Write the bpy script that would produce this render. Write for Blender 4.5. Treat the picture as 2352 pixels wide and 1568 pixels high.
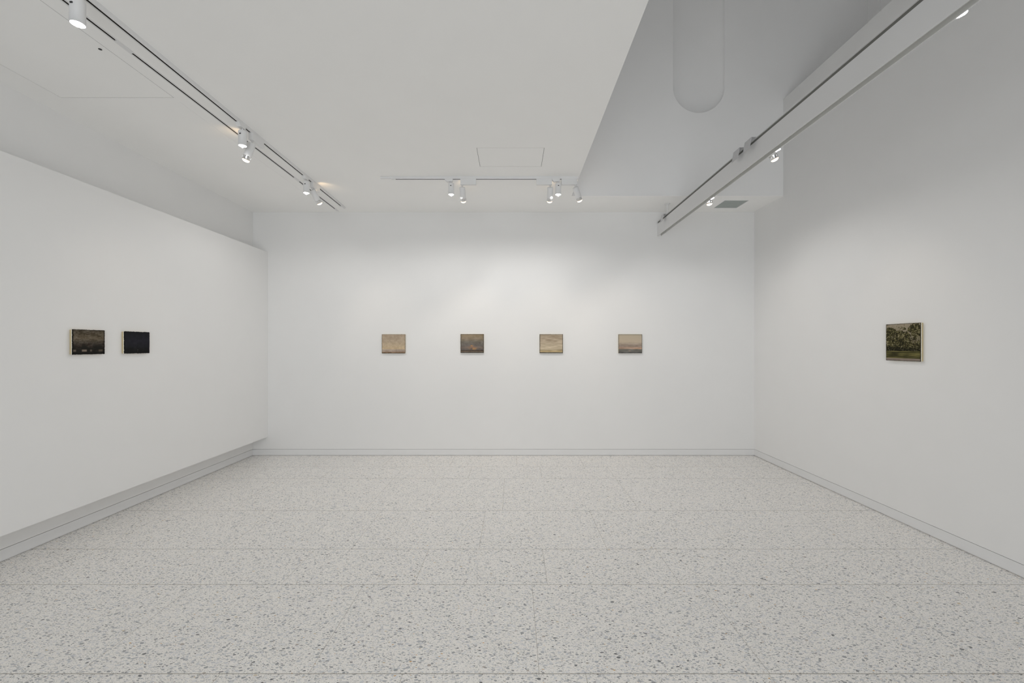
import bpy, bmesh, math, random
import numpy as np
from mathutils import Vector, Matrix

for o in list(bpy.data.objects):
    bpy.data.objects.remove(o, do_unlink=True)
sc = bpy.context.scene
COL = sc.collection

# ------------------------------------------------------------------ camera
CAM_H = 1.5
F_PX = 985.0
cam_d = bpy.data.cameras.new('camera')
cam = bpy.data.objects.new('camera', cam_d)
COL.objects.link(cam)
cam.location = (0, 0, CAM_H)
cam.rotation_euler = (math.pi / 2, 0, 0)
cam_d.sensor_width = 36.0
cam_d.lens = 36.0 * F_PX / 2352.0
cam_d.shift_x = -2.0 / 2352.0
cam_d.shift_y = 9.0 / 2352.0
cam_d.clip_start = 0.01
cam_d.clip_end = 100
sc.camera = cam

# ------------------------------------------------------------------ world, exposure
w = bpy.data.worlds.new('world')
sc.world = w
w.use_nodes = True
w.node_tree.nodes['Background'].inputs[0].default_value = (0.85, 0.92, 1.0, 1)
w.node_tree.nodes['Background'].inputs[1].default_value = 0.15
sc.view_settings.view_transform = 'Standard'
sc.view_settings.look = 'None'
sc.view_settings.exposure = 0.13
sc.view_settings.gamma = 1.0
sc.view_settings.use_curve_mapping = False
sc.cycles.max_bounces = 12
sc.cycles.diffuse_bounces = 8
sc.cycles.glossy_bounces = 4
sc.cycles.caustics_reflective = False
sc.cycles.caustics_refractive = False

dl = bpy.data.lights.new('added_front_fill', 'AREA')  # fill lamp added behind the camera, at an invented window
dl.shape = 'RECTANGLE'; dl.size = 3.5; dl.size_y = 2.9
dl.energy = 150
dl.color = (0.935, 0.970, 1.0)
dlo = bpy.data.objects.new('added_front_fill', dl); COL.objects.link(dlo)
dlo.location = (0, -3.78, 1.5); dlo.rotation_euler = (math.pi / 2, 0, 0)

# lamp levels (each lamp carries its own light; see the lamp builders)
FLOOD_W = 20.0
FLOOD_COL = (1.0, 0.978, 0.955)
SPOT_W = 13
SPOT_COL = (1.0, 0.86, 0.70)
LEAK_W = 0.5

# ------------------------------------------------------------------ room numbers (metres)
D = 5.84            # back wall
XL = -3.54          # left wall
XP = -3.338         # face of the floating display panel on the left
XR = 3.285          # right wall
HC = 3.314          # ceiling
Y0 = -3.6           # wall behind the camera
VX = 0.7137         # edge of the ceiling opening
VY = 5.21           # far side of the ceiling opening
VY0 = -1.2          # near side of the ceiling opening
VT = 7.4            # top of the light well
LEDGE = 4.488       # top of the right wall inside the well
XW = 4.31           # far right wall of the well

def lin(c):
    c = c / 255.0
    return c / 12.92 if c <= 0.04045 else ((c + 0.055) / 1.055) ** 2.4

def rgb(r, g, b):
    return (lin(r), lin(g), lin(b), 1.0)

# ------------------------------------------------------------------ helpers
class MB:
    def __init__(self):
        self.bm = bmesh.new()
    def face(self, pts, mi=0, smooth=False):
        vs = [self.bm.verts.new(p) for p in pts]
        f = self.bm.faces.new(vs)
        f.material_index = mi
        f.smooth = smooth
        return f
    def box(self, x0, x1, y0, y1, z0, z1, mi=0, bevel=0.0):
        b2 = bmesh.new()
        r = bmesh.ops.create_cube(b2, size=1.0)
        for v in b2.verts:
            v.co = Vector(((x0 + x1) / 2 + v.co.x * (x1 - x0), (y0 + y1) / 2 + v.co.y * (y1 - y0), (z0 + z1) / 2 + v.co.z * (z1 - z0)))
        if bevel > 0:
            bmesh.ops.bevel(b2, geom=b2.edges[:], offset=bevel, segments=2, affect='EDGES', profile=0.5)
        self.merge(b2, mi)
    def merge(self, b2, mi=0):
        for f in b2.faces:
            f.material_index = mi
        me = bpy.data.meshes.new('tmp')
        b2.to_mesh(me)
        b2.free()
        n = len(self.bm.faces)
        self.bm.from_mesh(me)
        self.bm.faces.ensure_lookup_table()
        for f in self.bm.faces[n:]:
            f.material_index = mi
        bpy.data.meshes.remove(me)
    def lathe(self, prof, n=32, mi=0, smooth=True, mat=None):
        """prof: list of (r, z); turned about the z axis"""
        rings = []
        for r, z in prof:
            if r < 1e-6:
                rings.append([self.bm.verts.new((0, 0, z))])
            else:
                rings.append([self.bm.verts.new((r * math.cos(2 * math.pi * k / n), r * math.sin(2 * math.pi * k / n), z)) for k in range(n)])
        for a, b in zip(rings[:-1], rings[1:]):
            for k in range(n):
                k2 = (k + 1) % n
                if len(a) == 1 and len(b) == 1:
                    continue
                if len(a) == 1:
                    f = self.bm.faces.new((a[0], b[k2], b[k]))
                elif len(b) == 1:
                    f = self.bm.faces.new((a[k], a[k2], b[0]))
                else:
                    f = self.bm.faces.new((a[k], a[k2], b[k2], b[k]))
                f.smooth = smooth
                f.material_index = mi
        if mat is not None:
            vs = [v for r in rings for v in r]
            bmesh.ops.transform(self.bm, matrix=mat, verts=vs)
    def prism(self, pts2, axis, a0, a1, mi=0):
        """extrude a closed 2D outline along an axis ('x': pts are (y,z); 'y': pts are (x,z))"""
        def P(p, a):
            return (a, p[0], p[1]) if axis == 'x' else ((p[0], a, p[1]) if axis == 'y' else (p[0], p[1], a))
        A = [self.bm.verts.new(P(p, a0)) for p in pts2]
        B = [self.bm.verts.new(P(p, a1)) for p in pts2]
        n = len(pts2)
        fs = []
        for k in range(n):
            fs.append(self.bm.faces.new((A[k], A[(k + 1) % n], B[(k + 1) % n], B[k])))
        fs.append(self.bm.faces.new(A[::-1]))
        fs.append(self.bm.faces.new(B))
        for f in fs:
            f.material_index = mi
    def mesh(self, name, mats, sharp=None):
        bmesh.ops.recalc_face_normals(self.bm, faces=self.bm.faces[:])
        me = bpy.data.meshes.new(name)
        self.bm.to_mesh(me)
        self.bm.free()
        for m in (mats if isinstance(mats, (list, tuple)) else [mats]):
            me.materials.append(m)
        return me
    def build(self, name, mats, parent=None):
        return link(name, self.mesh(name, mats), parent)

def link(name, me, parent=None, loc=None, rot=None):
    o = bpy.data.objects.new(name, me)
    COL.objects.link(o)
    if parent is not None:
        o.parent = parent
    if loc is not None:
        o.location = loc
    if rot is not None:
        o.rotation_euler = rot
    return o

def thing(name, label, cat, loc=(0, 0, 0), rotz=0.0, group=None):
    o = bpy.data.objects.new(name, None)
    o.empty_display_size = 0.05
    COL.objects.link(o)
    o.location = loc
    o.rotation_euler = (0, 0, rotz)
    o['label'] = label
    o['category'] = cat
    if group:
        o['group'] = group
    return o

def struct(o):
    o['kind'] = 'structure'
    return o

# ------------------------------------------------------------------ materials
def base_mat(name, color, rough=0.6, metal=0.0, spec=0.3):
    m = bpy.data.materials.new(name)
    m.use_nodes = True
    b = m.node_tree.nodes['Principled BSDF']
    b.inputs['Base Color'].default_value = color
    b.inputs['Roughness'].default_value = rough
    b.inputs['Metallic'].default_value = metal
    b.inputs['Specular IOR Level'].default_value = spec
    return m

def paint_mat(name, color, rough=0.9, var=0.015, scale=3.0, bump=0.02, spec=0.15):
    m = base_mat(name, color, rough, 0, spec)
    nt = m.node_tree
    b = nt.nodes['Principled BSDF']
    tc = nt.nodes.new('ShaderNodeTexCoord')
    n1 = nt.nodes.new('ShaderNodeTexNoise')
    n1.inputs['Scale'].default_value = scale
    n1.inputs['Detail'].default_value = 3
    nt.links.new(tc.outputs['Object'], n1.inputs['Vector'])
    mx = nt.nodes.new('ShaderNodeMix')
    mx.data_type = 'RGBA'
    mx.inputs['A'].default_value = tuple(c * (1 - var) for c in color[:3]) + (1,)
    mx.inputs['B'].default_value = tuple(min(1, c * (1 + var)) for c in color[:3]) + (1,)
    nt.links.new(n1.outputs['Fac'], mx.inputs['Factor'])
    nt.links.new(mx.outputs['Result'], b.inputs['Base Color'])
    if bump > 0:
        n2 = nt.nodes.new('ShaderNodeTexNoise')
        n2.inputs['Scale'].default_value = 180
        nt.links.new(tc.outputs['Object'], n2.inputs['Vector'])
        bp = nt.nodes.new('ShaderNodeBump')
        bp.inputs['Strength'].default_value = bump
        bp.inputs['Distance'].default_value = 0.001
        nt.links.new(n2.outputs['Fac'], bp.inputs['Height'])
        nt.links.new(bp.outputs['Normal'], b.inputs['Normal'])
    return m

def emit_mat(name, color, strength, edge=None):
    m = bpy.data.materials.new(name)
    m.use_nodes = True
    nt = m.node_tree
    nt.nodes.remove(nt.nodes['Principled BSDF'])
    e = nt.nodes.new('ShaderNodeEmission')
    e.inputs['Color'].default_value = color
    e.inputs['Strength'].default_value = strength
    nt.links.new(e.outputs[0], nt.nodes['Material Output'].inputs[0])
    if edge is not None:          # warmer towards the rim of the glass, by the lens's own shape
        tc = nt.nodes.new('ShaderNodeTexCoord')
        sx = nt.nodes.new('ShaderNodeSeparateXYZ')
        nt.links.new(tc.outputs['Generated'], sx.inputs[0])
        mx = nt.nodes.new('ShaderNodeMix')
        mx.data_type = 'RGBA'
        mx.inputs['A'].default_value = color
        mx.inputs['B'].default_value = edge
        nt.links.new(sx.outputs['Z'], mx.inputs['Factor'])
        nt.links.new(mx.outputs['Result'], e.inputs['Color'])
    return m

WALL_C = (0.83, 0.828, 0.822, 1)
M_wall = paint_mat('white_wall_paint', WALL_C)
M_ceil = paint_mat('white_ceiling_paint', (0.92, 0.917, 0.905, 1))
M_well = paint_mat('white_light_well_paint', (0.93, 0.928, 0.925, 1))
M_board = paint_mat('white_baseboard_paint', (0.79, 0.79, 0.79, 1), rough=0.5)
M_front = paint_mat('unseen_wall_absorber_grey', (0.12, 0.12, 0.12, 1))  # dark grey chosen to soak up bounce from the unseen walls
M_dark = paint_mat('dark_gap_shade', (0.03, 0.029, 0.027, 1), bump=0)  # near-black colour standing in for shade in the ceiling gaps
M_white = paint_mat('white_powder_coat', (0.78, 0.78, 0.78, 1), rough=0.45, bump=0, spec=0.4)
M_slot = paint_mat('dark_conductor_slot', (0.075, 0.07, 0.062, 1), rough=0.6, bump=0)
M_greyslot = paint_mat('grey_metal_groove', (0.20, 0.20, 0.185, 1), rough=0.6, bump=0)
M_chan = paint_mat('grey_channel', (0.62, 0.62, 0.60, 1), rough=0.6, bump=0)
M_clip = paint_mat('grey_sheet_metal', (0.62, 0.62, 0.63, 1), rough=0.5, bump=0)
M_vent = paint_mat('grey_green_vent_panel', (0.42, 0.455, 0.44, 1), rough=0.6, bump=0)
M_chrome = base_mat('chrome', (0.75, 0.75, 0.75, 1), 0.22, 1.0)
M_black = base_mat('black_plastic', (0.02, 0.02, 0.02, 1), 0.5)
M_flood = emit_mat('flood_lens_glow', (1, 0.99, 0.97, 1), 14.0)
M_warm = emit_mat('warm_lens_glow', (1.0, 0.90, 0.72, 1), 5.0, edge=(1.0, 0.52, 0.16, 1))
M_wood = paint_mat('pale_stretcher_wood', rgb(205, 188, 150), var=0.12, scale=25, bump=0.05)
M_canvas = paint_mat('primed_canvas_edge', rgb(226, 220, 202), var=0.06, scale=40, bump=0.1)

def terrazzo():
    m = base_mat('pale_grey_terrazzo', rgb(212, 210, 204), 0.33, 0, 0.5)
    nt = m.node_tree
    N, L = nt.nodes, nt.links
    b = N['Principled BSDF']
    tc = N.new('ShaderNodeTexCoord')
    nz = N.new('ShaderNodeTexNoise')
    nz.inputs['Scale'].default_value = 60
    nz.inputs['Detail'].default_value = 2
    L.new(tc.outputs['Object'], nz.inputs['Vector'])
    sub = N.new('ShaderNodeVectorMath'); sub.operation = 'SUBTRACT'
    L.new(nz.outputs['Color'], sub.inputs[0]); sub.inputs[1].default_value = (0.5, 0.5, 0.5)
    scl = N.new('ShaderNodeVectorMath'); scl.operation = 'SCALE'
    L.new(sub.outputs[0], scl.inputs[0]); scl.inputs['Scale'].default_value = 0.0045
    add = N.new('ShaderNodeVectorMath'); add.operation = 'ADD'
    L.new(tc.outputs['Object'], add.inputs[0]); L.new(scl.outputs[0], add.inputs[1])
    # cement ground with faint mottling
    g = N.new('ShaderNodeTexNoise'); g.inputs['Scale'].default_value = 9; g.inputs['Detail'].default_value = 5
    L.new(tc.outputs['Object'], g.inputs['Vector'])
    gm = N.new('ShaderNodeMix'); gm.data_type = 'RGBA'
    gm.inputs['A'].default_value = rgb(243, 239, 233); gm.inputs['B'].default_value = rgb(249, 246, 242)
    L.new(g.outputs['Fac'], gm.inputs['Factor'])
    cur = gm.outputs['Result']
    def layer(cur, size, stretch, rot, loc, present, smin, smax, ramp):
        mp = N.new('ShaderNodeMapping')
        mp.inputs['Rotation'].default_value = (0, 0, rot)
        mp.inputs['Location'].default_value = (loc, loc * 0.7, 0)
        mp.inputs['Scale'].default_value = (1.0 / (size * stretch), 1.0 / size, 1)
        L.new(add.outputs[0], mp.inputs['Vector'])
        v = N.new('ShaderNodeTexVoronoi'); v.voronoi_dimensions = '2D'; v.feature = 'F1'
        v.inputs['Scale'].default_value = 1.0; v.inputs['Randomness'].default_value = 1.0
        L.new(mp.outputs[0], v.inputs['Vector'])
        e = N.new('ShaderNodeTexVoronoi'); e.voronoi_dimensions = '2D'; e.feature = 'DISTANCE_TO_EDGE'
        e.inputs['Scale'].default_value = 1.0; e.inputs['Randomness'].default_value = 1.0
        L.new(mp.outputs[0], e.inputs['Vector'])
        sp = N.new('ShaderNodeSeparateColor'); L.new(v.outputs['Color'], sp.inputs[0])
        # chip present?
        pr = N.new('ShaderNodeMath'); pr.operation = 'LESS_THAN'
        L.new(sp.outputs[0], pr.inputs[0]); pr.inputs[1].default_value = present
        # chip radius, a different random number for each cell
        rd = N.new('ShaderNodeMapRange')
        L.new(sp.outputs[1], rd.inputs['Value'])
        rd.inputs['To Min'].default_value = smin; rd.inputs['To Max'].default_value = smax
        ins = N.new('ShaderNodeMath'); ins.operation = 'LESS_THAN'
        L.new(v.outputs['Distance'], ins.inputs[0]); L.new(rd.outputs[0], ins.inputs[1])
        ed = N.new('ShaderNodeMath'); ed.operation = 'GREATER_THAN'
        L.new(e.outputs['Distance'], ed.inputs[0]); ed.inputs[1].default_value = 0.05
        a1 = N.new('ShaderNodeMath'); a1.operation = 'MULTIPLY'
        L.new(pr.outputs[0], a1.inputs[0]); L.new(ins.outputs[0], a1.inputs[1])
        a2 = N.new('ShaderNodeMath'); a2.operation = 'MULTIPLY'
        L.new(a1.outputs[0], a2.inputs[0]); L.new(ed.outputs[0], a2.inputs[1])
        cr = N.new('ShaderNodeValToRGB'); cr.color_ramp.interpolation = 'CONSTANT'
        els = cr.color_ramp.elements
        els[0].position = 0.0; els[0].color = rgb(*ramp[0][1])
        els[1].position = ramp[1][0]; els[1].color = rgb(*ramp[1][1])
        for p, c in ramp[2:]:
            k = els.new(p); k.color = rgb(*c)
        L.new(sp.outputs[2], cr.inputs[0])
        mx = N.new('ShaderNodeMix'); mx.data_type = 'RGBA'
        L.new(a2.outputs[0], mx.inputs['Factor'])
        L.new(cur, mx.inputs['A']); L.new(cr.outputs[0], mx.inputs['B'])
        return mx.outputs['Result']
    greys = [(0, (230, 229, 229)), (0.30, (220, 220, 221)), (0.52, (206, 207, 209)), (0.68, (186, 187, 190)),
             (0.83, (160, 161, 163)), (0.95, (112, 113, 114)), (0.982, (214, 198, 170)), (0.988, (184, 174, 166))]
    small = [(0, (216, 215, 213)), (0.35, (196, 196, 195)), (0.60, (170, 170, 170)), (0.84, (134, 134, 133)),
             (0.965, (80, 80, 78)), (0.992, (204, 158, 90))]
    cur = layer(cur, 0.0045, 1.2, 0.4, 3.1, 0.42, 0.15, 0.38, small)
    cur = layer(cur, 0.0075, 1.9, -0.7, 7.7, 0.38, 0.12, 0.38, small)
    cur = layer(cur, 0.0090, 2.1, 1.2, 1.3, 0.34, 0.10, 0.38, small)
    cur = layer(cur, 0.0125, 1.7, -0.25, 5.9, 0.33, 0.12, 0.42, greys)
    cur = layer(cur, 0.0120, 2.0, 2.0, 4.4, 0.30, 0.10, 0.42, greys)
    cur = layer(cur, 0.0190, 1.4, 0.75, 9.2, 0.24, 0.10, 0.42, greys)
    L.new(cur, b.inputs['Base Color'])
    return m
M_floor = terrazzo()
M_grout = paint_mat('beige_grey_floor_joint', rgb(176, 169, 158), bump=0)

# ------------------------------------------------------------------ setting: floor
mb = MB()
rows = [(-3.6, -2.62, .94, .3), (-2.62, -1.88, .835, .1), (-1.88, -1.41, 1.055, .5), (-1.41, -.47, 1.25, .2), (-.47, .26, .94, -.2),
        (.26, .73, .835, .42), (.73, 1.47, 1.055, -.1), (1.47, 1.960, .835, .332), (1.960, 2.690, 1.055, .12), (2.690, 3.160, .8365, .217),
        (3.160, 3.895, .9435, -.249), (3.895, 4.836, 1.252, -.094), (4.836, 5.309, .835, .33), (5.309, 5.90, .835, .05)]
GAP, GY = 0.0010, 0.0018
fx0, fx1 = XL - .06, XR + .06
mb.face([(fx0, Y0, -.0004), (fx1, Y0, -.0004), (fx1, 5.90, -.0004), (fx0, 5.90, -.0004)], 1)
for (a, b_, pitch, off) in rows:
    k = math.floor((fx0 - off) / pitch)
    xs = [fx0]
    while True:
        x = off + pitch * k
        k += 1
        if x <= fx0 + .05:
            continue
        if x >= fx1 - .05:
            break
        xs.append(x)
    xs.append(fx1)
    for x0, x1 in zip(xs[:-1], xs[1:]):
        mb.face([(x0 + GAP, a + GY, 0), (x1 - GAP, a + GY, 0), (x1 - GAP, b_ - GY, 0), (x0 + GAP, b_ - GY, 0)], 0)
mb.box(fx0, fx1, Y0, 5.9, -.10, -.02, 1)
struct(mb.build('floor', [M_floor, M_grout]))

# ------------------------------------------------------------------ setting: walls and baseboards
BB0, BB1, GR = 0.008, 0.0858, 0.0895      # baseboard bottom and top, wall starts above a shadow line
REC = 0.012
mb = MB()
mb.box(XL - .2, XR + .2, D, D + .15, GR, HC + .06)
mb.box(XL - .2, XR + .2, D + REC, D + .15, -.02, GR)
struct(mb.build('wall_back', M_wall))
mb = MB(); mb.box(XL, XR, D, D + REC - .001, BB0, BB1)
struct(mb.build('baseboard_back', M_board))

mb = MB()
YE = 1.5
mb.box(XL - .15, XL, YE, D + .1, GR, HC + .06)
mb.box(XL - .15, XL - REC, YE, D + .1, -.02, GR)
struct(mb.build('wall_left', M_wall))
mb = MB(); mb.box(XL - REC + .001, XL, YE, D, BB0, BB1)
struct(mb.build('baseboard_left', M_board))

mb = MB()
mb.box(XR, XR + .15, VY, D + .1, GR, HC + .06)
mb.box(XR, XR + .15, YE, VY, GR, HC - .3)
mb.box(XR + REC, XR + .15, YE, D + .1, -.02, GR)
mb.box(XR, XW + .1, VY0, VY, HC - .3, LEDGE)
struct(mb.build('wall_right', M_wall))
mb = MB(); mb.box(XR, XR + REC - .001, YE, D, BB0, BB1)
struct(mb.build('baseboard_right', M_board))

mb = MB()
WX0, WX1, WZ1 = -1.8, 1.8, 3.0
mb.box(XL - .15, WX0, Y0 - .15, Y0, -.02, HC + .06); mb.box(WX1, XR + .15, Y0 - .15, Y0, -.02, HC + .06)
mb.box(WX0, WX1, Y0 - .15, Y0, WZ1, HC + .06)
struct(mb.build('wall_front', M_front))  # unseen wall, coloured dark to cut light bounced towards the frame edges
mb = MB()
for x in (WX0, -.925, -.025, .875, WX1 - .05):
    mb.box(x, x + .05, Y0 - .12, Y0 - .04, .0, WZ1)
mb.box(WX0, WX1, Y0 - .121, Y0 - .039, WZ1 - .05, WZ1); mb.box(WX0, WX1, Y0 - .121, Y0 - .039, .0, .05)
struct(mb.build('added_window_1', M_white))  # invented window frame, added to go with the fill lamp

mb = MB(); mb.box(XL - .15, XL, Y0, YE, -.02, HC + .06)
struct(mb.build('wall_added_absorber_left', M_front))  # unseen dark stretch added to reduce bounce on the near left side
mb = MB(); mb.box(XR, XR + .15, Y0, YE, -.02, HC - .3); mb.box(XR, XR + .15, Y0, VY0, HC - .3, HC + .06)
struct(mb.build('wall_added_absorber_right', M_front))  # its counterpart on the right, also added to absorb bounce

# floating display panel standing off the left wall
mb = MB(); mb.box(XL, XP, YE, D - .0005, 0.255, 2.769)
struct(mb.build('wall_left_panel', M_wall))

# ------------------------------------------------------------------ setting: ceiling with openings
H_X0, H_X1, H_Y1, H_Y0 = -3.312, -2.483, 3.144, 0.9      # big hatch at upper left
P_X0, P_X1, P_Y0, P_Y1 = -.334, .290, 3.939, 4.353        # small access panel
V_X0, V_X1, V_Y0, V_Y1 = 2.650, 2.957, 5.366, 5.672       # grey vent
BX = -2.364                                               # recessed track
T_Y0, T_Y1 = -2.2, 5.80
holes = [(VX, XR + .2, VY0, VY), (H_X0, H_X1, H_Y0, H_Y1), (P_X0, P_X1, P_Y0, P_Y1), (V_X0, V_X1, V_Y0, V_Y1),
         (BX - .0175, BX + .0175, T_Y0, T_Y1), (H_X1 - .0012, H_X1, H_Y1 + .05, 5.66), (-2.532, -2.522, 2.622, 2.634)]
holes = [h for h in holes if h[0] != -2.532]
xs = sorted({XL - .1, XR + .1} | {min(h[1], XR + .1) for h in holes} | {h[0] for h in holes})
ys = sorted({Y0 - .1, D + .05} | {h[2] for h in holes} | {h[3] for h in holes})
def in_hole(x, y):
    return any(h[0] < x < h[1] and h[2] < y < h[3] for h in holes)
mb = MB()
TH = 0.05
cell = lambda i, j: 0 <= i < len(xs) - 1 and 0 <= j < len(ys) - 1 and not in_hole((xs[i] + xs[i + 1]) / 2, (ys[j] + ys[j + 1]) / 2)
for i in range(len(xs) - 1):
    for j in range(len(ys) - 1):
        if not cell(i, j):
            continue
        x0, x1, y0, y1 = xs[i], xs[i + 1], ys[j], ys[j + 1]
        mb.face([(x0, y0, HC), (x0, y1, HC), (x1, y1, HC), (x1, y0, HC)])
        if not cell(i - 1, j): mb.face([(x0, y0, HC), (x0, y1, HC), (x0, y1, HC + TH), (x0, y0, HC + TH)])
        if not cell(i + 1, j) and abs(x1 - VX) > 1e-4: mb.face([(x1, y0, HC), (x1, y1, HC), (x1, y1, HC + TH), (x1, y0, HC + TH)])
        if not cell(i, j - 1) and not (abs(y0 - VY) < 1e-4 and x0 >= VX - 1e-4): mb.face([(x0, y0, HC), (x1, y0, HC), (x1, y0, HC + TH), (x0, y0, HC + TH)])
        if not cell(i, j + 1) and abs(y1 - VY0) > 1e-4: mb.face([(x0, y1, HC), (x1, y1, HC), (x1, y1, HC + TH), (x0, y1, HC + TH)])
bmesh.ops.remove_doubles(mb.bm, verts=mb.bm.verts[:], dist=1e-5)
# upper deck closing the void above the ceiling boards (dark side down)
mb.box(XL - .1, VX - .13, Y0 - .1, D + .05, HC + TH + .002, HC + TH + .05, 1)
mb.box(VX - .13, VX, Y0 - .1, VY0 - .01, HC + TH + .002, HC + TH + .05, 1)
mb.box(VX - .13, VX, VY + .01, D + .05, HC + TH + .002, HC + TH + .05, 1)
mb.box(VX, XR + .1, VY + .01, D + .05, HC + TH + .002, HC + TH + .05, 1)
mb.box(VX, XR + .1, Y0 - .1, VY0 - .01, HC + TH + .002, HC + TH + .05, 1)
struct(mb.build('ceiling', [M_ceil, M_dark]))

# ------------------------------------------------------------------ setting: the light well above the opening
NX, NR, NZ0, NZ1, ND = (1.946 + 2.571) / 2, 0.3125, 4.637, 6.6, 0.13   # rounded niche in its far wall
mb = MB()
def yq(x0, x1, z0, z1):
    mb.face([(x0, VY, z0), (x1, VY, z0), (x1, VY, z1), (x0, VY, z1)])
a0, a1 = NX - NR, NX + NR
yq(VX, a0, HC, VT); yq(a1, XW + .1, HC, VT); yq(a0, a1, HC, NZ0 - NR); yq(a0, a1, NZ1 + NR, VT)
NSEG = 48
def arc(zc, sgn):
    return [(NX + NR * math.cos(t), zc + sgn * NR * math.sin(t)) for t in [math.pi * k / NSEG for k in range(NSEG + 1)]]
for zc, sgn in ((NZ0, -1), (NZ1, 1)):
    A = arc(zc, sgn)
    for k in range(NSEG):
        cx = a1 if k < NSEG / 2 else a0
        mb.face([(A[k][0], VY, A[k][1]), (A[k + 1][0], VY, A[k + 1][1]), (cx, VY, zc + sgn * NR)])
    mb.face([(NX, VY, zc + sgn * NR), (a0, VY, zc + sgn * NR), (a1, VY, zc + sgn * NR)]) if False else None
# concave surface of the niche: shallow half-round trough with rounded ends
NRAD = 14
cols = [math.cos(math.pi * k / NSEG) for k in range(NSEG + 1)]
def dep(q):
    return ND * math.sqrt(max(0.0, 1 - q * q))
nb = len(mb.bm.faces)
for k in range(NSEG):
    c0, c1 = cols[k], cols[k + 1]
    zs = [NZ0 + (NZ1 - NZ0) * i / 8 for i in range(9)]
    for i in range(8):
        mb.face([(NX + NR * c0, VY + dep(c0), zs[i]), (NX + NR * c1, VY + dep(c1), zs[i]),
                 (NX + NR * c1, VY + dep(c1), zs[i + 1]), (NX + NR * c0, VY + dep(c0), zs[i + 1])], 0, True)
for zc, sgn in ((NZ0, -1), (NZ1, 1)):
    # rows of the quarter-dome: horizontal half-ellipses shrinking towards the tip
    T = [math.pi / 2 * i / NRAD for i in range(NRAD + 1)]
    for i in range(NRAD):
        for k in range(NSEG):
            def P(ti, kk):
                s, co = math.sin(T[ti]), math.cos(T[ti])
                x = cols[kk] * co
                q = math.sqrt(min(1.0, x * x + s * s))
                return (NX + NR * x, VY + dep(q), zc + sgn * NR * s)
            pts = [P(i, k), P(i, k + 1), P(i + 1, k + 1), P(i + 1, k)]
            if i == NRAD - 1:
                pts = pts[:3]
            mb.face(pts, 0, True)
bmesh.ops.remove_doubles(mb.bm, verts=mb.bm.verts[:], dist=1e-5)
mb.box(VX - .1, XW + .2, VY + ND + .03, VY + ND + .1, HC + .06, VT)
struct(mb.build('wall_well_back', M_well))
mb = MB(); mb.box(VX - .12, VX, VY0, VY, HC + .0005, VT)
struct(mb.build('wall_well_left', M_well))
mb = MB(); mb.box(XW, XW + .1, VY0 - .1, VY, LEDGE, VT)
struct(mb.build('wall_well_right', M_well))
mb = MB(); mb.box(VX, XW, VY0 - .1, VY0, HC + .0005, VT)
struct(mb.build('wall_well_front', M_well))
mb = MB(); mb.box(VX - .1, XW + .1, VY0 - .1, VY + .2, VT, VT + .1)
struct(mb.build('ceiling_well', M_well))
mb = MB(); mb.box(XW - .012, XW, 5.020, 5.060, LEDGE, VT)
struct(mb.build('trim_1', M_well))

# ------------------------------------------------------------------ ceiling panels and vent
def panel(name, label, cat, x0, x1, y0, y1, gap, extra=None):
    t = thing(name, label, cat, ((x0 + x1) / 2, (y0 + y1) / 2, HC))
    hx, hy = (x1 - x0) / 2 - gap, (y1 - y0) / 2 - gap
    m_ = MB(); m_.box(-hx, hx, -hy, hy, 0.0002, .045)
    m_.build('panel_board', M_ceil, t)
    m_ = MB()
    gx, gy = (x1 - x0) / 2 - .0002, (y1 - y0) / 2 - .0002
    for a, b_, c, d in ((-gx, gx, -gy, -hy), (-gx, gx, hy, gy), (-gx, -hx, -hy, hy), (hx, gx, -hy, hy)):
        m_.box(a, b_, c, d, .0012, .012)
    m_.build('gap_shade_strip', M_dark, t)  # dark strips set in the gap in place of its shade
    return t
panel('access_panel', 'flush white rectangular access panel in the ceiling, in front of the far track of lights', 'access panel',
      P_X0, P_X1, P_Y0, P_Y1, .0030)
hp = panel('ceiling_hatch', 'large flush white ceiling hatch left of the two long parallel tracks', 'hatch', H_X0, H_X1, H_Y0, H_Y1, .0028)
mb = MB(); mb.lathe([(0, -.0012), (.0095, -.0012), (.0095, .004), (0, .004)], 20)
k_ = mb.build('key_hole', M_black, hp)
k_.location = (-2.529 - hp.location.x, 2.628 - hp.location.y, .0)
k_['label'] = 'small black round lock hole'
vt = thing('ceiling_vent', 'grey square flush vent panel in the ceiling near the back right corner', 'vent',
           ((V_X0 + V_X1) / 2, (V_Y0 + V_Y1) / 2, HC))
hx, hy = (V_X1 - V_X0) / 2, (V_Y1 - V_Y0) / 2
mb = MB(); mb.box(-hx + .004, hx - .004, -hy + .004, hy - .004, .004, .03)
for i in range(9):
    y = -hy + .03 + i * (2 * hy - .06) / 8
    mb.box(-hx + .02, hx - .02, y - .006, y + .006, .0022, .0045)
mb.build('vent_grille', M_vent, vt)
mb = MB()
for x0, x1, y0, y1 in ((-hx, hx, -hy, -hy + .005), (-hx, hx, hy - .005, hy), (-hx, -hx + .005, -hy + .005, hy - .005), (hx - .005, hx, -hy + .005, hy - .005)):
    mb.box(x0, x1, y0, y1, -.001, .03)
mb.build('vent_frame', M_white, vt)

# ------------------------------------------------------------------ lighting tracks
TW, TH_A = 0.034, 0.026
def u_profile(w_, h_, g, d):
    """downward-open channel, top at z=0: width, height, slot width, slot depth"""
    a, s = w_ / 2, g / 2
    return [(-a, 0), (a, 0), (a, -h_), (s, -h_), (s, -h_ + d), (-s, -h_ + d), (-s, -h_), (-a, -h_)]

def liner(zb):
    a, b_ = .00645, .0055
    return [(-a, zb + .0006), (-a, zb + .0158), (a, zb + .0158), (a, zb + .0006), (b_, zb + .0006), (b_, zb + .012), (-b_, zb + .012), (-b_, zb + .0006)]

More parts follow.
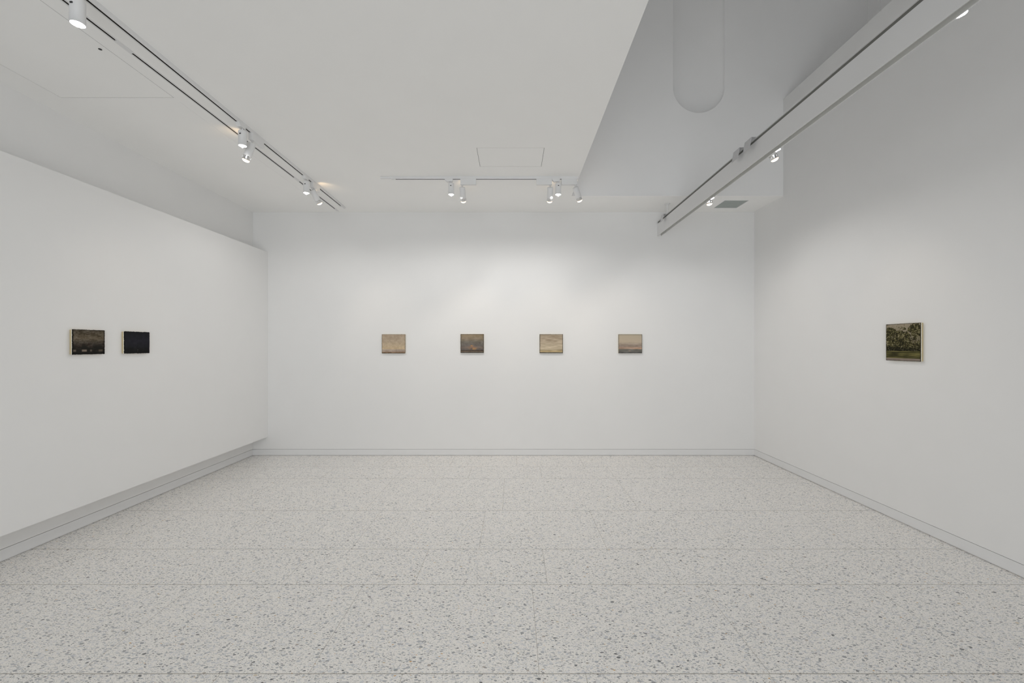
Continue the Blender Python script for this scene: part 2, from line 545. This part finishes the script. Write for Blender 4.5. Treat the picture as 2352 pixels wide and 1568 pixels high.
AX = -2.207
tA = thing('lighting_track', 'long white surface-mounted lighting track on the left of the ceiling, carrying lamps', 'lighting track', (AX, 1.7, HC))
mb = MB(); mb.prism(u_profile(TW, TH_A, .013, .016), 'y', T_Y0 - 1.7, 5.505 - 1.7); mb.build('rail', M_white, tA)
mb = MB(); mb.prism(liner(-TH_A), 'y', T_Y0 - 1.7, 5.505 - 1.7); mb.build('conductor_slot', M_slot, tA)
mb = MB(); mb.box(-.0172, .0172, 5.505 - 1.7, 5.545 - 1.7, -TH_A - .001, 0, bevel=.001); mb.box(-.013, .013, 5.545 - 1.7, 5.63 - 1.7, -TH_A + .006, 0, bevel=.003)
mb.build('end_feed', M_white, tA)

tB = thing('lighting_track', 'empty white track recessed flush in the ceiling, left of the track with lamps', 'lighting track', (BX, 1.7, HC))
mb = MB(); mb.prism([(p[0], p[1] + .028) for p in u_profile(.0345, .029, .013, .016)], 'y', T_Y0 + .002 - 1.7, 5.70 - 1.7); mb.build('rail', M_white, tB)
mb = MB(); mb.prism(liner(-.001), 'y', T_Y0 + .002 - 1.7, 5.70 - 1.7); mb.build('conductor_slot', M_slot, tB)
mb = MB(); mb.box(-.0170, .0170, 5.70 - 1.7, 5.795 - 1.7, -.002, .02, bevel=.001); mb.build('end_cap', M_white, tB)
for yj in (2.608, 4.69):
    mb = MB(); mb.box(-.0085, .0085, yj - .055 - 1.7, yj + .055 - 1.7, -.0025, .005, bevel=.001); mb.build('joiner_cover', M_white, tB)

CY = 4.617
cx0, cx1 = -1.263, 0.700
tC = thing('lighting_track', 'shorter white lighting track running across the ceiling along the back wall', 'lighting track', (-.3, CY, HC))
mb = MB(); mb.prism(u_profile(TW, TH_A, .013, .016), 'x', cx0 + .3, cx1 + .3 - .012); mb.build('rail', M_white, tC)
mb = MB(); mb.prism(liner(-TH_A), 'x', cx0 + .3, cx1 + .3 - .012); mb.build('conductor_slot', M_slot, tC)
mb = MB(); mb.box(cx0 - .045 + .3, cx0 + .3, -.0172, .0172, -TH_A - .001, 0, bevel=.001); mb.box(-1.424 + .3, cx0 - .045 + .3, -.013, .013, -TH_A + .006, 0, bevel=.003)
mb.build('end_feed', M_white, tC)
mb = MB(); mb.box(cx1 + .3 - .012, cx1 + .3, -.0172, .0172, -TH_A - .001, 0, bevel=.001); mb.build('end_cap', M_white, tC)

# suspended beam on the right
bx0, bx1, bz0, bz1 = 1.966, 2.019, 2.988, 3.182
bm_t = thing('lighting_beam', 'long white suspended lighting beam running up to the back wall on the right', 'lighting beam', (1.98, 2.3, bz0))
oy = 2.3
by0, by1 = VY0 + .001, 5.838
X = lambda x: x - 1.98
Z = lambda z: z - bz0
prof = [(X(bx0), Z(bz1)), (X(bx0), Z(bz1 - .004)), (X(bx0 + .014), Z(bz1 - .004)), (X(bx0 + .014), Z(bz1 - .030)), (X(bx0), Z(bz1 - .030)),
        (X(bx0), 0), (X(bx0 + .004), 0), (X(bx0 + .004), .036), (X(bx1 - .003), .036), (X(bx1 - .003), 0), (X(bx1), 0), (X(bx1), Z(bz1))]
mb = MB(); mb.prism(prof, 'y', by0 - oy, by1 - oy); mb.build('beam_body', M_white, bm_t)
mb = MB(); mb.box(X(bx0 + .0095), X(bx0 + .0139), by0 - oy, by1 - oy, Z(bz1 - .0298), Z(bz1 - .0042)); o = mb.build('side_groove', M_greyslot, bm_t)
o['label'] = 'dark grey groove along the top of the beam'
mb = MB(); mb.prism([(X(bx0 + .0041), .003), (X(bx0 + .0041), .0359), (X(bx1 - .0031), .0359), (X(bx1 - .0031), .003), (X(bx1 - .0045), .003), (X(bx1 - .0045), .030), (X(bx0 + .0055), .030), (X(bx0 + .0055), .003)], 'y', by0 - oy, by1 - oy); mb.build('underside_channel', M_chan, bm_t)
mb = MB(); mb.box(X(bx1), X(2.0685), by0 - oy, by1 - .02 - oy, Z(3.1745), Z(3.181))
mb.build('lamp_rail', M_white, bm_t)
def clip(y0, y1):
    m_ = MB()
    t = .0018
    # bent plate: top flap, slightly leaning face, little foot
    pts = [(1.974, bz1 + .0045), (1.934, bz1 + .0045), (1.919, bz1 - .083), (1.9155, bz1 - .088), (1.9137, bz1 - .0875), (1.917, bz1 - .082),
           (1.9322, bz1 + .0063), (1.974, bz1 + .0063)]
    m_.prism([(X(p[0]), Z(p[1])) for p in pts], 'y', y0 - oy, y1 - oy)
    m_.box(X(1.9665), X(1.974), y0 - oy + .01, y1 - oy - .01, Z(bz1 - .0002), Z(bz1 + .0046))
    o = m_.build('hanger_clip', M_clip, bm_t)
    o['label'] = 'bent grey sheet-metal clip over the beam top'
clip(3.473, 3.575); clip(3.655, 3.757); clip(5.498, 5.585)
mb = MB(); mb.lathe([(.0065, Z(bz1)), (.0065, Z(HC) - .004)], 16)
rod = mb.build('hanger_rod', M_white, bm_t); rod.location = (0, 5.50 - oy, 0)
mb = MB(); mb.lathe([(.0, Z(HC) - .001), (.036, Z(HC) - .001), (.036, Z(HC) - .004), (.030, Z(HC) - .007), (.009, Z(HC) - .010), (.0, Z(HC) - .010)], 28)
mb.build('ceiling_flange', M_white, rod)

# ------------------------------------------------------------------ lamps
R_ = 0.031
def look(d):
    """rotation that carries local -z onto direction d"""
    return Vector((0, 0, -1)).rotation_difference(Vector(d).normalized()).to_euler()

# meshes shared by every lamp of a kind
def adapter_mesh():
    m_ = MB()
    m_.prism([(-.066, 0), (.017, 0), (.017, -.020), (.012, -.029), (-.046, -.029), (-.060, -.018), (-.066, -.010)], 'x', -.0165, .0165)
    return m_.mesh('adapter', M_white)
ME_adapter = adapter_mesh()
mb = MB(); mb.lathe([(.0, .0), (.009, -.0), (.009, -.006), (.0045, -.010), (.0045, -.022), (.0, -.022)], 16); ME_joint = mb.mesh('swivel_joint', M_chrome)
HL = .120
mb = MB(); mb.lathe([(.0, 0), (R_ - .004, 0), (R_ - .0012, -.0015), (R_, -.005), (R_, -HL), (R_ - .0016, -HL), (R_ - .0016, -HL + .006), (.0, -HL + .006)], 40); ME_house = mb.mesh('housing', M_white)
mb = MB(); mb.lathe([(.0, 0), (R_ - .002, 0), (R_ - .002, -.003), (.0, -.003)], 40); ME_lens = mb.mesh('lens', M_flood)
mb = MB(); mb.box(-.005, .005, -R_ - .002, -R_ + .004, -.030, -.002); ME_yoke = mb.mesh('yoke', M_white)
mb = MB(); mb.box(-.006, .006, -R_ - .0035, -R_ + .003, -.036, -.029); ME_knob = mb.mesh('lock_knob', M_black)

def flood(name_label, x, y, ztop, along='y', power=1.0, flip=1, hz=-.046):
    """straight-down cylinder lamp; ztop is the underside of its track"""
    t = thing('track_downlight', name_label, 'track light', (x, y, ztop), 0, 'straight-down cylinder lamps')
    ad = link('adapter', ME_adapter, t, rot=(0, 0, 0 if along == 'y' else -math.pi / 2 * flip))
    link('swivel_joint', ME_joint, t, (0, 0, -.026))
    h = link('housing', ME_house, t, (0, 0, hz))
    link('lens', ME_lens, h, (0, 0, -HL + .0055))
    yk = link('yoke', ME_yoke, h)
    link('lock_knob', ME_knob, yk)
    if power > 0:
        ld = bpy.data.lights.new('flood_light', 'SPOT')
        ld.energy = FLOOD_W * power; ld.color = FLOOD_COL
        ld.spot_size = math.radians(172); ld.spot_blend = .52
        ld.shadow_soft_size = 0.010
        lo = bpy.data.objects.new('flood_light', ld); COL.objects.link(lo)
        lo.parent = h; lo.location = (0, 0, -HL - .003)
        lo.visible_camera = True
    return t

# spotlights with a driver box
BOX_L, BOX_H, BOX_W = .168, .062, .034
mb = MB(); mb.box(-BOX_W / 2, BOX_W / 2, -.018, BOX_L - .018, -BOX_H, 0, bevel=.0015); ME_box = mb.mesh('driver_box', M_white)
mb = MB(); mb.lathe([(.0, .002), (.012, .002), (.012, -.004), (.0065, -.006), (.0065, -.030), (.0, -.030)], 20); ME_stem = mb.mesh('stem', M_white)
SL = .148
mb = MB(); mb.lathe([(.0, 0), (R_ - .003, 0), (R_, -.003), (R_, -SL + .036), (R_ - .0008, -SL + .035), (.0, -SL + .035)], 40); ME_shouse = mb.mesh('housing', M_white)
mb = MB(); mb.lathe([(R_ - .0005, 0), (R_ - .0005, -.030), (R_ - .003, -.034), (R_ - .006, -.034), (R_ - .006, -.001), (R_ - .0005, 0)], 40)
for a in (0.3, 1.9, 3.5, 5.1):
    m2 = bmesh.new(); bmesh.ops.create_cube(m2, size=1.0)
    bmesh.ops.transform(m2, matrix=Matrix.Rotation(a, 4, 'Z') @ Matrix.Translation((R_ + .0005, 0, -.016)) @ Matrix.Diagonal((.003, .007, .012, 1)), verts=m2.verts)
    mb.merge(m2)
ME_collar = mb.mesh('focus_collar', M_chrome)
mb = MB(); mb.lathe([(R_ - .0058, -.024), (R_ - .004, -.034)] + [((R_ - .0035) * math.cos(t), -.035 - .016 * math.sin(t)) for t in [math.pi / 2 * k / 8 for k in range(9)]], 32)
ME_dome = mb.mesh('lens', M_warm)

def spot(label, x, y, ztop, boxdir, aim, light_aim=None, power=1.0, size=60, drop=0.0, leak=True, boxed=True, stem_drop=0.0):
    """swivelling spotlight: boxdir is the rotation of its driver box about z"""
    t = thing('track_spotlight', label, 'track light', (x, y, ztop), 0, 'swivelling spotlights')
    if boxed:
        link('driver_box', ME_box, t, rot=(0, 0, boxdir))
        link('stem', ME_stem, t, (0, 0, -BOX_H))
        zp = -BOX_H - .024
    else:
        link('stem', ME_stem, t, (0, 0, -.0))
        zp = -.028
    d = Vector(aim).normalized()
    h = link('housing', ME_shouse, t, (0, 0, zp + .0), look(d))
    c = link('focus_collar', ME_collar, h, (0, 0, -SL + .035))
    link('lens', ME_dome, c)
    P = Vector((x, y, ztop + zp)) + d * (SL + .022)
    if power > 0:
        ld = bpy.data.lights.new('spot_light', 'SPOT')
        ld.energy = SPOT_W * power; ld.color = SPOT_COL
        ld.spot_size = math.radians(size); ld.spot_blend = 1.0
        ld.shadow_soft_size = 0.012
        lo = bpy.data.objects.new('spot_light', ld); COL.objects.link(lo)
        lo.parent = t
        lo.location = P - t.location
        ld_dir = (Vector(light_aim) - P) if light_aim else d
        lo.rotation_euler = look(ld_dir)
    if leak:
        dh = Vector((d.x, d.y, 0)).normalized()
        ld = bpy.data.lights.new('vent_glow', 'SPOT')
        ld.energy = LEAK_W; ld.color = (1.0, 0.70, 0.38)
        ld.spot_size = math.radians(75); ld.spot_blend = 1.0
        ld.shadow_soft_size = 0.01
        lo = bpy.data.objects.new('vent_glow', ld); COL.objects.link(lo)
        lo.parent = t
        lo.location = dh * .045 + Vector((0, 0, zp + .002))
        lo.rotation_euler = look(dh * .75 + Vector((0, 0, .66)))
    return t

ZA = HC - TH_A
# left track
flood('nearest lit cylinder lamp on the left track, large at the top edge of the photo', AX + .007, 2.168, ZA, power=.03)
flood('lit straight-down cylinder lamp halfway along the left track', AX + .007, 3.490, ZA, power=.05)
flood('lit straight-down cylinder lamp at the far end of the left track', AX + .007, 4.570, ZA, power=.6)
spot('spotlight tilted left beside the middle lamp of the left track', AX + .007, 3.615, ZA, 0.0,
     (-.36, .04, -.93), light_aim=(XP, 3.57, 1.40), power=.3, size=64)
spot('spotlight tilted toward the back wall at the far end of the left track', AX + .007, 4.705, ZA, 0.0,
     (.30, .53, -.79), light_aim=(-1.62, D, 1.22), power=.7)
# far track
flood('lit straight-down cylinder lamp on the left half of the far track', -.664, CY, ZA, 'x', power=1.15)
flood('lit straight-down cylinder lamp between two driver boxes on the far track', .488, CY, ZA, 'x', power=1.15)
spot('spotlight hanging from a driver box on the left half of the far track', -.546, CY, ZA, -math.pi / 2,
     (.03, .52, -.85), light_aim=(-.554, D, 1.22))
spot('spotlight left of the bright cylinder lamp near the right end of the far track', .4025, CY, ZA, math.pi / 2,
     (.0, .52, -.85), light_aim=(.522, D, 1.22))
spot('spotlight tilted right at the right end of the far track', .672, CY, ZA, math.pi / 2,
     (.38, .42, -.82), light_aim=(1.60, D, 1.22))
# beam
ZR = 3.1745
LX = 2.0508
flood('lit lamp behind the suspended beam, farthest from the camera', LX, 4.432, ZR, hz=-.034, power=.75)
flood('lit lamp behind the suspended beam, halfway along it', LX, 3.337, ZR, hz=-.034, power=.12)
flood('lit lamp behind the suspended beam, nearest, at the upper right of the photo', LX, 1.972, ZR, hz=-.034, power=.03)
spot('small chrome spotlight peeking below the beam beside the farthest beam lamp', LX + .012, 4.535, 3.1735, 0.0,
     (.16, .12, -.98), light_aim=(XR, 5.2, 1.5), power=.25, leak=False, boxed=False)
spot('spotlight peeking below the middle of the beam, aimed at the right wall painting', LX + .012, 3.485, 3.1735, 0.0,
     (.46, .04, -.88), light_aim=(XR, 3.59, 1.40), power=.5, leak=False, boxed=False)

# ------------------------------------------------------------------ paintings
rng = np.random.default_rng(5)
def vnoise(u, v, fx, fy, seed):
    r = np.random.default_rng(seed)
    n = 96
    g = r.random((n, n))
    x, y = u * fx + 7.3, v * fy + 3.1
    xi, yi = np.floor(x).astype(int), np.floor(y).astype(int)
    fx_, fy_ = x - xi, y - yi
    fx_ = fx_ * fx_ * (3 - 2 * fx_); fy_ = fy_ * fy_ * (3 - 2 * fy_)
    a = g[yi % n, xi % n]; b = g[yi % n, (xi + 1) % n]; c = g[(yi + 1) % n, xi % n]; d = g[(yi + 1) % n, (xi + 1) % n]
    return (a * (1 - fx_) + b * fx_) * (1 - fy_) + (c * (1 - fx_) + d * fx_) * fy_
def fbm(u, v, fx, fy, seed, oct=4):
    s, a, t = 0, 1.0, 0
    for k in range(oct):
        s = s + a * vnoise(u, v, fx * 2 ** k, fy * 2 ** k, seed + 13 * k)
        t += a; a *= .55
    return s / t
def C(*c):
    return np.array(c, float)
def grad(v, stops):
    out = np.zeros(v.shape + (3,))
    p = [s[0] for s in stops]
    for ch in range(3):
        out[..., ch] = np.interp(v, p, [s[1][ch] for s in stops])
    return out
def mixc(a, b, t):
    t = np.clip(t, 0, 1)[..., None]
    return a * (1 - t) + np.asarray(b) * t
def sm(x, a, b):
    t = np.clip((x - a) / (b - a), 0, 1)
    return t * t * (3 - 2 * t)
def edges(img, u, v, wd, col, asp, amt=1.0, sides='lrtb'):
    n = fbm(u, v, 14, 14, 91) * .8 + .6
    e = np.full(u.shape, 9.0)
    if 'l' in sides: e = np.minimum(e, u)
    if 'r' in sides: e = np.minimum(e, 1 - u)
    if 't' in sides: e = np.minimum(e, v / asp)
    if 'b' in sides: e = np.minimum(e, (1 - v) / asp)
    return mixc(img, col, amt * (1 - sm(e, wd * .5 * n, wd * 1.2 * n)))

def art_dune(u, v):
    img = grad(v, [(0, (168, 147, 124)), (.35, (172, 152, 127)), (.6, (184, 162, 131)), (.76, (192, 167, 130)), (.82, (165, 147, 130)), (.9, (160, 140, 124)), (.95, (150, 120, 95)), (1, (120, 88, 55))])
    n = fbm(u, v, 14, 12, 3)
    img = img + (n[..., None] - .5) * 34 * np.array([1, 1, .95])
    st = fbm(u, v, 5, 60, 8) - .5
    img = img + (st * 70 * np.exp(-((v - .86) / .06) ** 2))[..., None]
    img = edges(img, u, v, .02, C(95, 82, 62), .8, .8)
    return mixc(img, C(62, 42, 16), sm(v + (fbm(u, v, 8, 2, 5) - .5) * .04, .955, .985))
def art_sunset(u, v):
    img = grad(v, [(0, (118, 100, 70)), (.06, (142, 124, 96)), (.25, (136, 120, 98)), (.42, (114, 107, 96)), (.6, (105, 98, 92)), (.72, (116, 102, 92)), (.84, (92, 85, 80)), (.88, (58, 48, 42)), (.905, (98, 80, 58)), (.95, (112, 102, 92)), (.97, (70, 66, 62)), (1, (66, 62, 56))])
    n = fbm(u, v, 7, 9, 21)
    img = img + (n[..., None] - .5) * 40
    img = mixc(img, C(196, 132, 74), np.exp(-((u - .48) / .05) ** 2 - ((v - .615) / .03) ** 2) * 1.0)
    img = mixc(img, C(160, 112, 82), .7 * np.exp(-((u - .5) / .16) ** 2 - ((v - .70) / .05) ** 2) * (.4 + n))
    st = sm(fbm(u, v, 6, 16, 77), .48, .68)
    img = mixc(img, C(172, 126, 78), st * np.exp(-((v - .77) / .06) ** 2 - ((u - .52) / .3) ** 2))
    return edges(img, u, v, .03, C(60, 50, 36), .8, .75)
def art_haze(u, v):
    img = grad(v, [(0, (160, 142, 118)), (.3, (172, 153, 128)), (.6, (182, 164, 136)), (.78, (190, 172, 142)), (.85, (160, 142, 110)), (.9, (196, 168, 116)), (.93, (170, 146, 100)), (.96, (110, 104, 90)), (1, (90, 86, 76))])
    st = fbm(u + .05 * fbm(u, v, 3, 3, 4), v, 4, 22, 31)
    img = img + (st[..., None] - .5) * 62 * np.array([1, 1, .95])
    return edges(img, u, v, .028, C(78, 74, 66), .8, .9)
def art_dusk(u, v):
    img = grad(v, [(0, (165, 152, 128)), (.1, (180, 165, 141)), (.4, (186, 168, 144)), (.52, (160, 142, 124)), (.62, (142, 126, 112)), (.7, (172, 142, 122)), (.76, (168, 140, 120)), (.82, (108, 108, 102)), (.9, (112, 108, 100)), (.97, (86, 86, 84)), (1, (70, 70, 68))])
    w_ = v + .05 * (fbm(u, v, 4, 5, 44) - .5)
    n = fbm(u, w_, 5, 18, 41)
    img = img + ((n - .5) * 56 * sm(v, .3, .6))[..., None]
    img = mixc(img, C(198, 150, 116), sm(fbm(u, w_, 5, 14, 45), .45, .62) * np.exp(-((w_ - .74) / .035) ** 2))
    img = mixc(img, C(190, 156, 130), np.exp(-((u - .47) / .04) ** 2 - ((v - .88) / .015) ** 2))
    return edges(img, u, v, .022, C(76, 70, 58), .8, .8)
def art_night(u, v):
    img = grad(v, [(0, (74, 66, 54)), (.2, (84, 74, 58)), (.36, (92, 80, 62)), (.5, (66, 58, 47)), (.65, (56, 48, 40)), (.78, (34, 30, 25)), (.9, (30, 27, 22)), (1, (14, 13, 10))])
    wv_ = v + .03 * (fbm(u, v, 5, 5, 63) - .5)
    st = .55 * fbm(u, wv_, 6, 17, 61) + .45 * fbm(u, v, 22, 26, 62, 2)
    img = img + ((st - .5) * 95 * (1 - .7 * sm(v, .55, .8)))[..., None]
    img = mixc(img, C(26, 24, 20), .8 * sm(fbm(u, v, 5, 5, 66), .42, .62) * np.exp(-((v - .72) / .14) ** 2))
    for a, b, c, k in ((.02, .11, C(112, 98, 84), .75), (.28, .43, C(120, 105, 90), 1), (.53, .59, C(112, 100, 84), .7), (.80, .93, C(100, 86, 70), .7)):
        mk = sm(u, a - .015, a + .015) * (1 - sm(u, b - .015, b + .015)) * sm(v, .79, .82) * (1 - sm(v, .875, .90))
        img = mixc(img, c, mk * k)
    return edges(img, u, v, .028, C(10, 9, 8), .75, 1)
def art_black(u, v):
    img = grad(v, [(0, (24, 24, 28)), (.4, (33, 33, 40)), (.7, (30, 30, 35)), (.8, (24, 24, 25)), (1, (20, 20, 19))])
    img = img + (fbm(u, v, 9, 9, 71)[..., None] - .5) * 14
    for cy, c in ((.84, C(92, 92, 86)), (.92, C(62, 60, 50))):
        img = mixc(img, c, np.exp(-((u - .52) / .016) ** 2 - ((v - cy) / .014) ** 2))
    return edges(img, u, v, .03, C(8, 8, 9), .75, 1)
def art_trees(u, v):
    sky = grad(v, [(0, (146, 134, 112)), (.25, (134, 122, 100)), (.5, (112, 102, 80)), (1, (100, 92, 70))]) + (fbm(u, v, 6, 14, 81)[..., None] - .5) * 26
    fine = fbm(u, v, 44, 44, 83, 2); leaf = fbm(u, v, 30, 30, 95, 3); mid = fbm(u, v, 9, 9, 84)
    dens = np.zeros(u.shape)
    for cx, cy, rx, ry, k in ((.15, .22, .18, .15, 1), (.43, .30, .15, .14, 1), (.62, .32, .12, .11, .9), (.85, .15, .20, .15, 1), (.86, .28, .15, .08, .9), (.55, .14, .05, .04, .7), (.42, .12, .09, .07, .3), (.05, .38, .16, .2, .9), (.84, .40, .07, .05, .8)):
        q = ((u - cx) / rx) ** 2 + ((v - cy) / ry) ** 2
        dens = np.maximum(dens, k * (1.25 - q))
    dens = np.maximum(dens, np.minimum((v - .26) * 5.0, 1.1) * (1 - .6 * sm(u, .70, .80) * (1 - sm(v, .48, .66))))
    mask = sm(dens + (leaf - .5) * 1.2 + (mid - .5) * .5, .2, .5)
    fol = grad(np.clip((fine - .5) * 1.9 + .44 + (mid - .5) * .7, 0, 1), [(0, (34, 32, 17)), (.4, (58, 54, 27)), (.65, (82, 76, 40)), (.88, (112, 104, 66)), (1, (142, 132, 100))])
    low = sm(v, .56, .72)[..., None]
    fol = fol * (1 - .45 * low)
    img = sky * (1 - mask[..., None]) + fol * mask[..., None]
    tr = np.exp(-((u - .86 - .01 * np.sin(v * 20)) / .012) ** 2) * sm(v, .2, .3) * (1 - sm(v, .55, .7))
    img = mixc(img, C(58, 52, 32), tr * .8)
    st = fbm(u, v, 3, 40, 87)
    gr = grad(st, [(.25, (48, 45, 22)), (.5, (80, 76, 38)), (.7, (112, 104, 54))])
    g0 = sm(v + (fbm(u, v, 6, 3, 88) - .5) * .02, .725, .745)
    img = img * (1 - g0[..., None]) + gr * g0[..., None]
    pa = C(128, 114, 104) + (fbm(u, v, 5, 30, 89)[..., None] - .5) * 30
    p0 = sm(v + (fbm(u, v, 6, 3, 90) - .5) * .015, .925, .94)
    img = img * (1 - p0[..., None]) + pa * p0[..., None]
    return edges(img, u, v, .016, C(40, 34, 24), 1.0, .85)

M_pig = bpy.data.materials.new('oil_paint_on_canvas')
M_pig.use_nodes = True
nt = M_pig.node_tree
b_ = nt.nodes['Principled BSDF']
at = nt.nodes.new('ShaderNodeAttribute'); at.attribute_name = 'pigment'
tcn = nt.nodes.new('ShaderNodeTexCoord')
wv = nt.nodes.new('ShaderNodeTexNoise'); wv.inputs['Scale'].default_value = 350
nt.links.new(tcn.outputs['Object'], wv.inputs['Vector'])
bpn = nt.nodes.new('ShaderNodeBump'); bpn.inputs['Strength'].default_value = .25; bpn.inputs['Distance'].default_value = .0008
nt.links.new(wv.outputs['Fac'], bpn.inputs['Height'])
nt.links.new(bpn.outputs['Normal'], b_.inputs['Normal'])
nt.links.new(at.outputs['Color'], b_.inputs['Base Color'])
b_.inputs['Roughness'].default_value = .75
b_.inputs['Specular IOR Level'].default_value = .12

def painting(label, w_, h_, centre, rotz, art, gain, rag, thick=.021, seed=0, n=110):
    """built facing -y with its back on y=0, then turned onto its wall"""
    t = thing('landscape_painting', label, 'painting', centre, rotz, 'small unframed landscape paintings')
    hw, hh = w_ / 2, h_ / 2
    m_ = MB()
    bw = .028
    e = .0015
    for x0, x1, z0, z1 in ((-hw + e, hw - e, -hh + e, -hh + bw), (-hw + e, hw - e, hh - bw, hh - e), (-hw + e, -hw + bw, -hh + bw, hh - bw), (hw - bw, hw - e, -hh + bw, hh - bw)):
        m_.box(x0, x1, -thick + .009, -.0003, z0, z1)
    m_.build('stretcher_frame', M_wood, t)
    m_ = MB(); m_.box(-hw, hw, -thick, -thick + .010, -hh, hh, bevel=.0012)
    m_.build('canvas', M_canvas, t)
    nx = n; nz = max(20, int(n * h_ / w_))
    u, v = np.meshgrid(np.linspace(0, 1, nx), np.linspace(0, 1, nz))
    img = art(u, v)
    img = np.clip(img * .82 + img.mean(-1, keepdims=True) * .18, 4, 250)
    L = img / 255.0
    L = np.where(L <= .04045, L / 12.92, ((L + .055) / 1.055) ** 2.4) * gain
    r = np.random.default_rng(100 + seed)
    jit = lambda m: (np.convolve(r.random(m + 4), np.ones(3) / 3, 'same')[2:-2] - .5) * 2
    lft, rgt, top, bot = jit(nz) * rag, jit(nz) * rag, jit(nx) * rag, jit(nx) * rag
    X_ = -hw - .0006 + (w_ + .0012) * u + lft[:, None] * (1 - u) ** 12 + rgt[:, None] * u ** 12
    Z_ = hh + .0006 - (h_ + .0012) * v + top[None, :] * (1 - v) ** 12 + bot[None, :] * v ** 12
    Yf = -thick - .0012 - .0006 * fbm(u, v, 12, 12, 300 + seed)
    verts = np.stack([X_, Yf, Z_], -1).reshape(-1, 3)
    faces = []
    for j in range(nz - 1):
        for i in range(nx - 1):
            a = j * nx + i
            faces.append((a, a + nx, a + nx + 1, a + 1))
    # a skin turned back over the edge so the layer has thickness
    base = len(verts)
    loop = [i for i in range(nx)] + [j * nx + nx - 1 for j in range(1, nz)] + [(nz - 1) * nx + i for i in range(nx - 2, -1, -1)] + [j * nx for j in range(nz - 2, 0, -1)]
    rim = verts[loop].copy(); rim[:, 1] = -thick + .0012
    verts = np.concatenate([verts, rim])
    m = len(loop)
    for k in range(m):
        k2 = (k + 1) % m
        faces.append((loop[k], loop[k2], base + k2, base + k))
    me = bpy.data.meshes.new('painted_face')
    me.from_pydata([tuple(p) for p in verts], [], faces)
    me.materials.append(M_pig)
    col = np.ones((len(verts), 4), 'f')
    col[:base, :3] = L.reshape(-1, 3)
    col[base:, :3] = L.reshape(-1, 3)[loop]
    ca = me.color_attributes.new('pigment', 'FLOAT_COLOR', 'POINT')
    ca.data.foreach_set('color', col.ravel())
    for p in me.polygons:
        p.use_smooth = True
    link('painted_face', me, t)
    return t

GB, GL, GR_ = 1.15, 1.25, 1.22
def on_back(label, px0, px1, py0, py1, art, seed, rag=.0012):
    k = (D - .022) / F_PX
    x0, x1 = (px0 - 1178) * k, (px1 - 1178) * k
    z1, z0 = 1.5 + (793 - py0) * k, 1.5 + (793 - py1) * k
    return painting(label, x1 - x0, z1 - z0, ((x0 + x1) / 2, D, (z0 + z1) / 2), 0, art, GB, rag, seed=seed)
on_back('leftmost small painting on the back wall, plain sandy beige sky over a thin brown ground', 877.1, 930.8, 767.6, 811.0, art_dune, 1)
on_back('small grey-brown painting on the back wall with an orange sun glow over a dark horizon', 1057.9, 1111.1, 767.2, 810.2, art_sunset, 2)
on_back('small streaky beige cloud painting on the back wall with a yellow strip near the bottom', 1239.4, 1292.9, 767.4, 810.7, art_haze, 3)
on_back('rightmost small painting on the back wall, pale sky over a pink band and grey clouds', 1420.7, 1474.7, 767.6, 810.8, art_dusk, 4)
painting('dark brown night painting with pale window patches, left of the pair on the left panel', .2550, .1900,
         (XP, (3.228 + 3.4827) / 2, (1.431 + 1.6212) / 2), math.pi / 2, art_night, GL, .0020, seed=5)
painting('nearly black painting, right of the pair on the left panel', .2540, .1890,
         (XP, (3.6585 + 3.9125) / 2, (1.431 + 1.619) / 2), math.pi / 2, art_black, GL, .0022, seed=6)
painting('square painting of olive green trees above a strip of grass on the right wall', .3172, .3110,
         (XR, (3.7487 + 3.4315) / 2, (1.371 + 1.682) / 2), -math.pi / 2, art_trees, GR_, .0010, seed=7, n=170)
